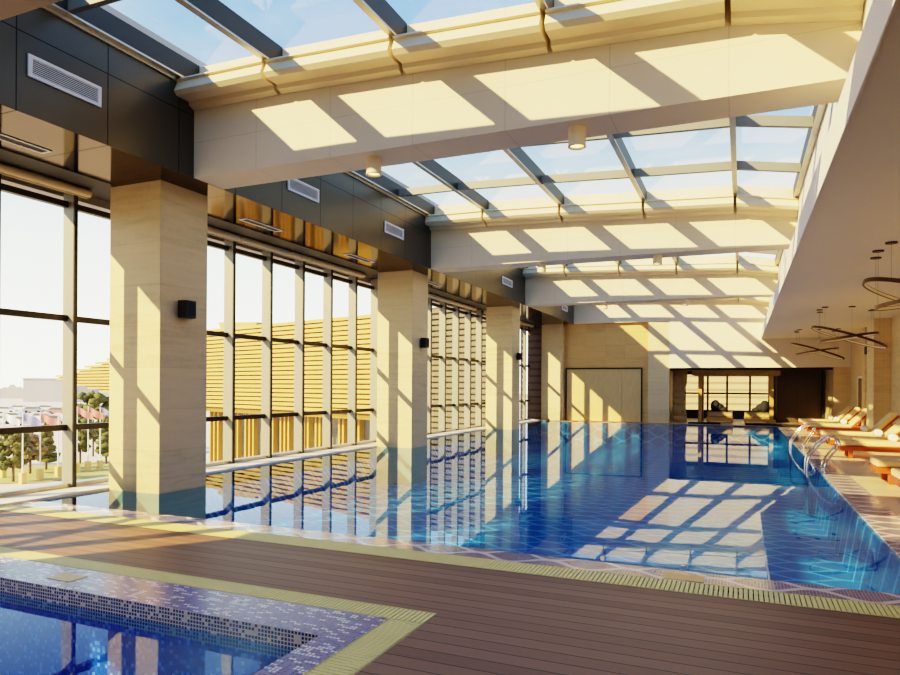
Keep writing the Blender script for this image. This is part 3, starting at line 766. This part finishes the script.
# trees
def make_tree(kind, hh):
    rnd = random.Random(kind*13+1)
    o = empty('tree'); build('trunk', MB().tube([(0,0,0),(.03,0,hh*.3),(0,.02,hh*.55)],[.10,.08,.05],7), M['bark'], o)
    m = MB()
    if kind == 1:
        for i in range(26):
            z = hh*(.2+.78*i/25); r = hh*.22*(1-i/27)+.08; a = i*2.4
            m.blob((math.cos(a)*r*.5,math.sin(a)*r*.5,z),(r*.7,r*.7,hh*.07),1,.3,rnd)
    else:
        for i in range(70):
            a=rnd.uniform(0,2*PI); q=rnd.uniform(.2,1); z=rnd.uniform(.28,.93)*hh; rr=hh*.30*math.sin(min(1,max(.05,(z/hh-.15)/.85))*PI)**.6
            m.blob((math.cos(a)*rr*q,math.sin(a)*rr*q,z),(hh*.07,hh*.07,hh*.06),1,.5,rnd)
    build('crown', m, M['leaf'] if kind != 2 else M['leaf2'], o); return o
trees = [(2,466,2,2.9,'rust tinted hazy tree at the left edge of the window view'),(13,482,0,3.7,'dark bushy tree left of the first flagpole'),(30,474,2,3.2,'hazy brown bush between the flagpoles'),
         (46,470,1,3.9,'slim conifer tree beyond the leftmost mullion'),(80,464,0,4.0,'bushy green tree right of the leftmost mullion'),(93,456.5,0,6.2,'dense green tree between the right-hand flagpoles'),(106,464,1,4.2,'green conifer against the nearest column')]
for u,v,k,hh,lb in trees:
    t = make_tree(k,hh); t.location = gnd(u,v); tag(t,lb,'tree','trees outside the left windows')
# flagpoles
def flagpole(u,v,hh,mat,lb):
    o = empty('flagpole', gnd(u,v)); tag(o, lb, 'flagpole', 'flagpoles outside the left windows')
    build('plinth', bx(-.16,.16,-.16,.16,0,.75), M['pole_base'], o); build('pole', MB().tube([(0,0,.75),(0,0,hh)],[.05,.03],8), M['pole_white'], o)
    m = MB(); n=8; a=[];b=[]
    for i in range(n+1):
        x=.06+i*.16; yy=.10*math.sin(i*1.1); dz=-.10*i
        a.append((x*.8,yy*.6+x*.3,hh-.05+dz*.6)); b.append((x*.8-.04,yy+x*.3,hh-.55+dz*.6))
    m.add(a+b,[(i,i+1,n+2+i,n+1+i) for i in range(n)],True); build('flag', m, mat, o, fix=False)
for u,v,hh,mt,lb in [(3,478,4.62,'flag_white','flagpole with white flag at the left frame edge'),(22.5,484,4.74,'flag_blue','flagpole with blue flag beside the dark bushy tree'),(40,480,4.66,'flag_red','flagpole with red flag beside the slim conifer'),
    (58,477,4.59,'flag_white','flagpole with white flag just left of the leftmost mullion'),(77,473,4.96,'flag_red','flagpole with red flag right of the leftmost mullion'),(88,471,4.92,'flag_red','flagpole with red flag in front of the dense tree'),(100,470,4.90,'flag_blue','flagpole with blue flag against the nearest column')]:
    flagpole(u,v,hh,M[mt],lb)
# parked cars
def make_car(loc, rz, mat, lb):
    o = empty('parked_car', loc, rz); tag(o, lb, 'car', 'parked cars far outside')
    prof = [(-2.1,.3),(2.1,.3),(2.15,.75),(1.3,.95),(.7,1.45),(-1.2,1.5),(-1.9,1.0),(-2.15,.9)]
    build('body', MB().extrude(prof,'y',-.85,.85), mat, o, .05)
    build('windscreen', MB().extrude([(1.18,.98),(.68,1.40),(-1.15,1.44),(-1.7,1.0)],'y',-.86,.86), M['out_glass'], o)
    for x in (-1.3,1.3):
        for y in (-.8,.8): build('wheel', MB().lathe([(.32,-.1),(.32,.1)],14).xf(Matrix.Translation((x,y,.32))@Matrix.Rotation(PI/2,4,'X')), M['black'], o)
kk=0
colw = {'car_a':'white','car_b':'red','car_c':'slate'}
for u,v in [(1,424),(14,420.5),(27,425.5),(44,421),(57,424),(6,413),(20,411),(34,413),(47,411),(58,414),(82,417),(95,415),(106,418)]:
    mt = ['car_a','car_a','car_c','car_a','car_b'][kk%5]; place = 'left of the leftmost mullion' if u < 65 else 'right of the leftmost mullion'
    row = 'in the nearer parking row' if v > 416 else 'in the farther parking row'
    nth = ['first','second','third','fourth','fifth','first','second','third','fourth','fifth','first','second','third'][kk]
    make_car(gnd(u,v), .5+.2*random.random(), M[mt], 'tiny hazy %s car, %s %s %s' % (colw[mt], nth, place, row)); kk+=1
# striped building outside the lounge window
sb = empty('striped_building', (-14,48,GZ)); tag(sb, 'pale striped stone building outside the far lounge window', 'building')
build('wall', bx(0,30,0,1,0,10), M['stripe'], sb); build('parapet', bx(-.2,30.2,-.2,1,10,10.4), M['stone_white'], sb)

# ------------------------------------------------------------------ closing walls (behind the camera)
struct('wall_front', bx(-9.9, XR+.3, -6.2, -6, -.3, 6.3), M['stone_wall'], 'stone wall behind the photographer')

# ------------------------------------------------------------------ light
SUN = Vector((1.0,1.35,-.90)).normalized()
sd = bpy.data.lights.new('sun','SUN'); sd.energy = 6.8; sd.color = (1.0,.70,.36); sd.angle = math.radians(.55)
so = bpy.data.objects.new('sun', sd); COL.objects.link(so); so.rotation_mode='QUATERNION'; so.rotation_quaternion = SUN.to_track_quat('-Z','Y'); so.location=(-20,-20,20)
wd = bpy.data.worlds.new('sky'); scn.world = wd; wd.use_nodes = True
nt = wd.node_tree; nt.nodes.clear()
W = NT.__new__(NT); W.t = nt
tc = W.n('ShaderNodeTexCoord'); sx = W.n('ShaderNodeSeparateXYZ'); W.l(tc.outputs['Generated'], sx.inputs[0])
z = sx.outputs[2]
grad = W.ramp(z, [(0.0,(1.0,.94,.84)),(.08,(.96,.96,.98)),(.17,(.90,.94,1.0)),(.27,(.64,.79,1.0)),(.36,(.34,.54,1.0)),(.6,(.18,.38,1.0)),(1,(.12,.30,.98))])
cl_ = W.noise(W.vscale(tc.outputs['Generated'],(1,1,2.5)), 2.6, 5, .55)
mr = W.n('ShaderNodeMapRange'); W.l(cl_, mr.inputs[0]); mr.inputs[1].default_value=.50; mr.inputs[2].default_value=.72; mr.inputs[3].default_value=0; mr.inputs[4].default_value=.40
skyc = W.mix(mr.outputs[0], grad, (.95,.95,.97))
st = W.n('ShaderNodeMapRange'); W.l(z, st.inputs[0]); st.inputs[1].default_value=0; st.inputs[2].default_value=.36; st.inputs[3].default_value=1.75; st.inputs[4].default_value=.85
bgm = W.mix(W.ma('LESS_THAN', z, -.01), skyc, (.45,.40,.33))
bg = W.n('ShaderNodeBackground'); W.l(bgm, bg.inputs[0]); W.l(st.outputs[0], bg.inputs[1])
wo = W.n('ShaderNodeOutputWorld'); W.l(bg.outputs[0], wo.inputs[0])

# ------------------------------------------------------------------ camera
cd = bpy.data.cameras.new('camera'); cam = bpy.data.objects.new('camera', cd); COL.objects.link(cam); scn.camera = cam
cd.sensor_width = 36; cd.sensor_fit = 'HORIZONTAL'; cd.lens = FPX/900*36; cd.shift_y = (V0-337.5)/900; cd.clip_start=.05; cd.clip_end=2000
R_ = Vector((c_,s_,0)); U_ = Vector((0,0,1)); F_ = Vector((-s_,c_,0))
Rr = R_*math.cos(ROLL)+U_*math.sin(ROLL); Ur = U_*math.cos(ROLL)-R_*math.sin(ROLL)
mt = Matrix((Rr,Ur,-F_)).transposed().to_4x4(); mt.translation = (0,0,H); cam.matrix_world = mt
# ------------------------------------------------------------------ view
scn.view_settings.view_transform = 'Filmic'; scn.view_settings.look = 'High Contrast'; scn.view_settings.exposure = 0.98; scn.view_settings.gamma = 1.0; scn.view_settings.use_white_balance = True; scn.view_settings.white_balance_temperature = 7200; scn.view_settings.white_balance_tint = -7
scn.cycles.max_bounces = 10; scn.cycles.diffuse_bounces = 5; scn.cycles.glossy_bounces = 5; scn.cycles.transparent_max_bounces = 12
scn.cycles.caustics_reflective = False; scn.cycles.caustics_refractive = False; scn.cycles.sample_clamp_indirect = 8
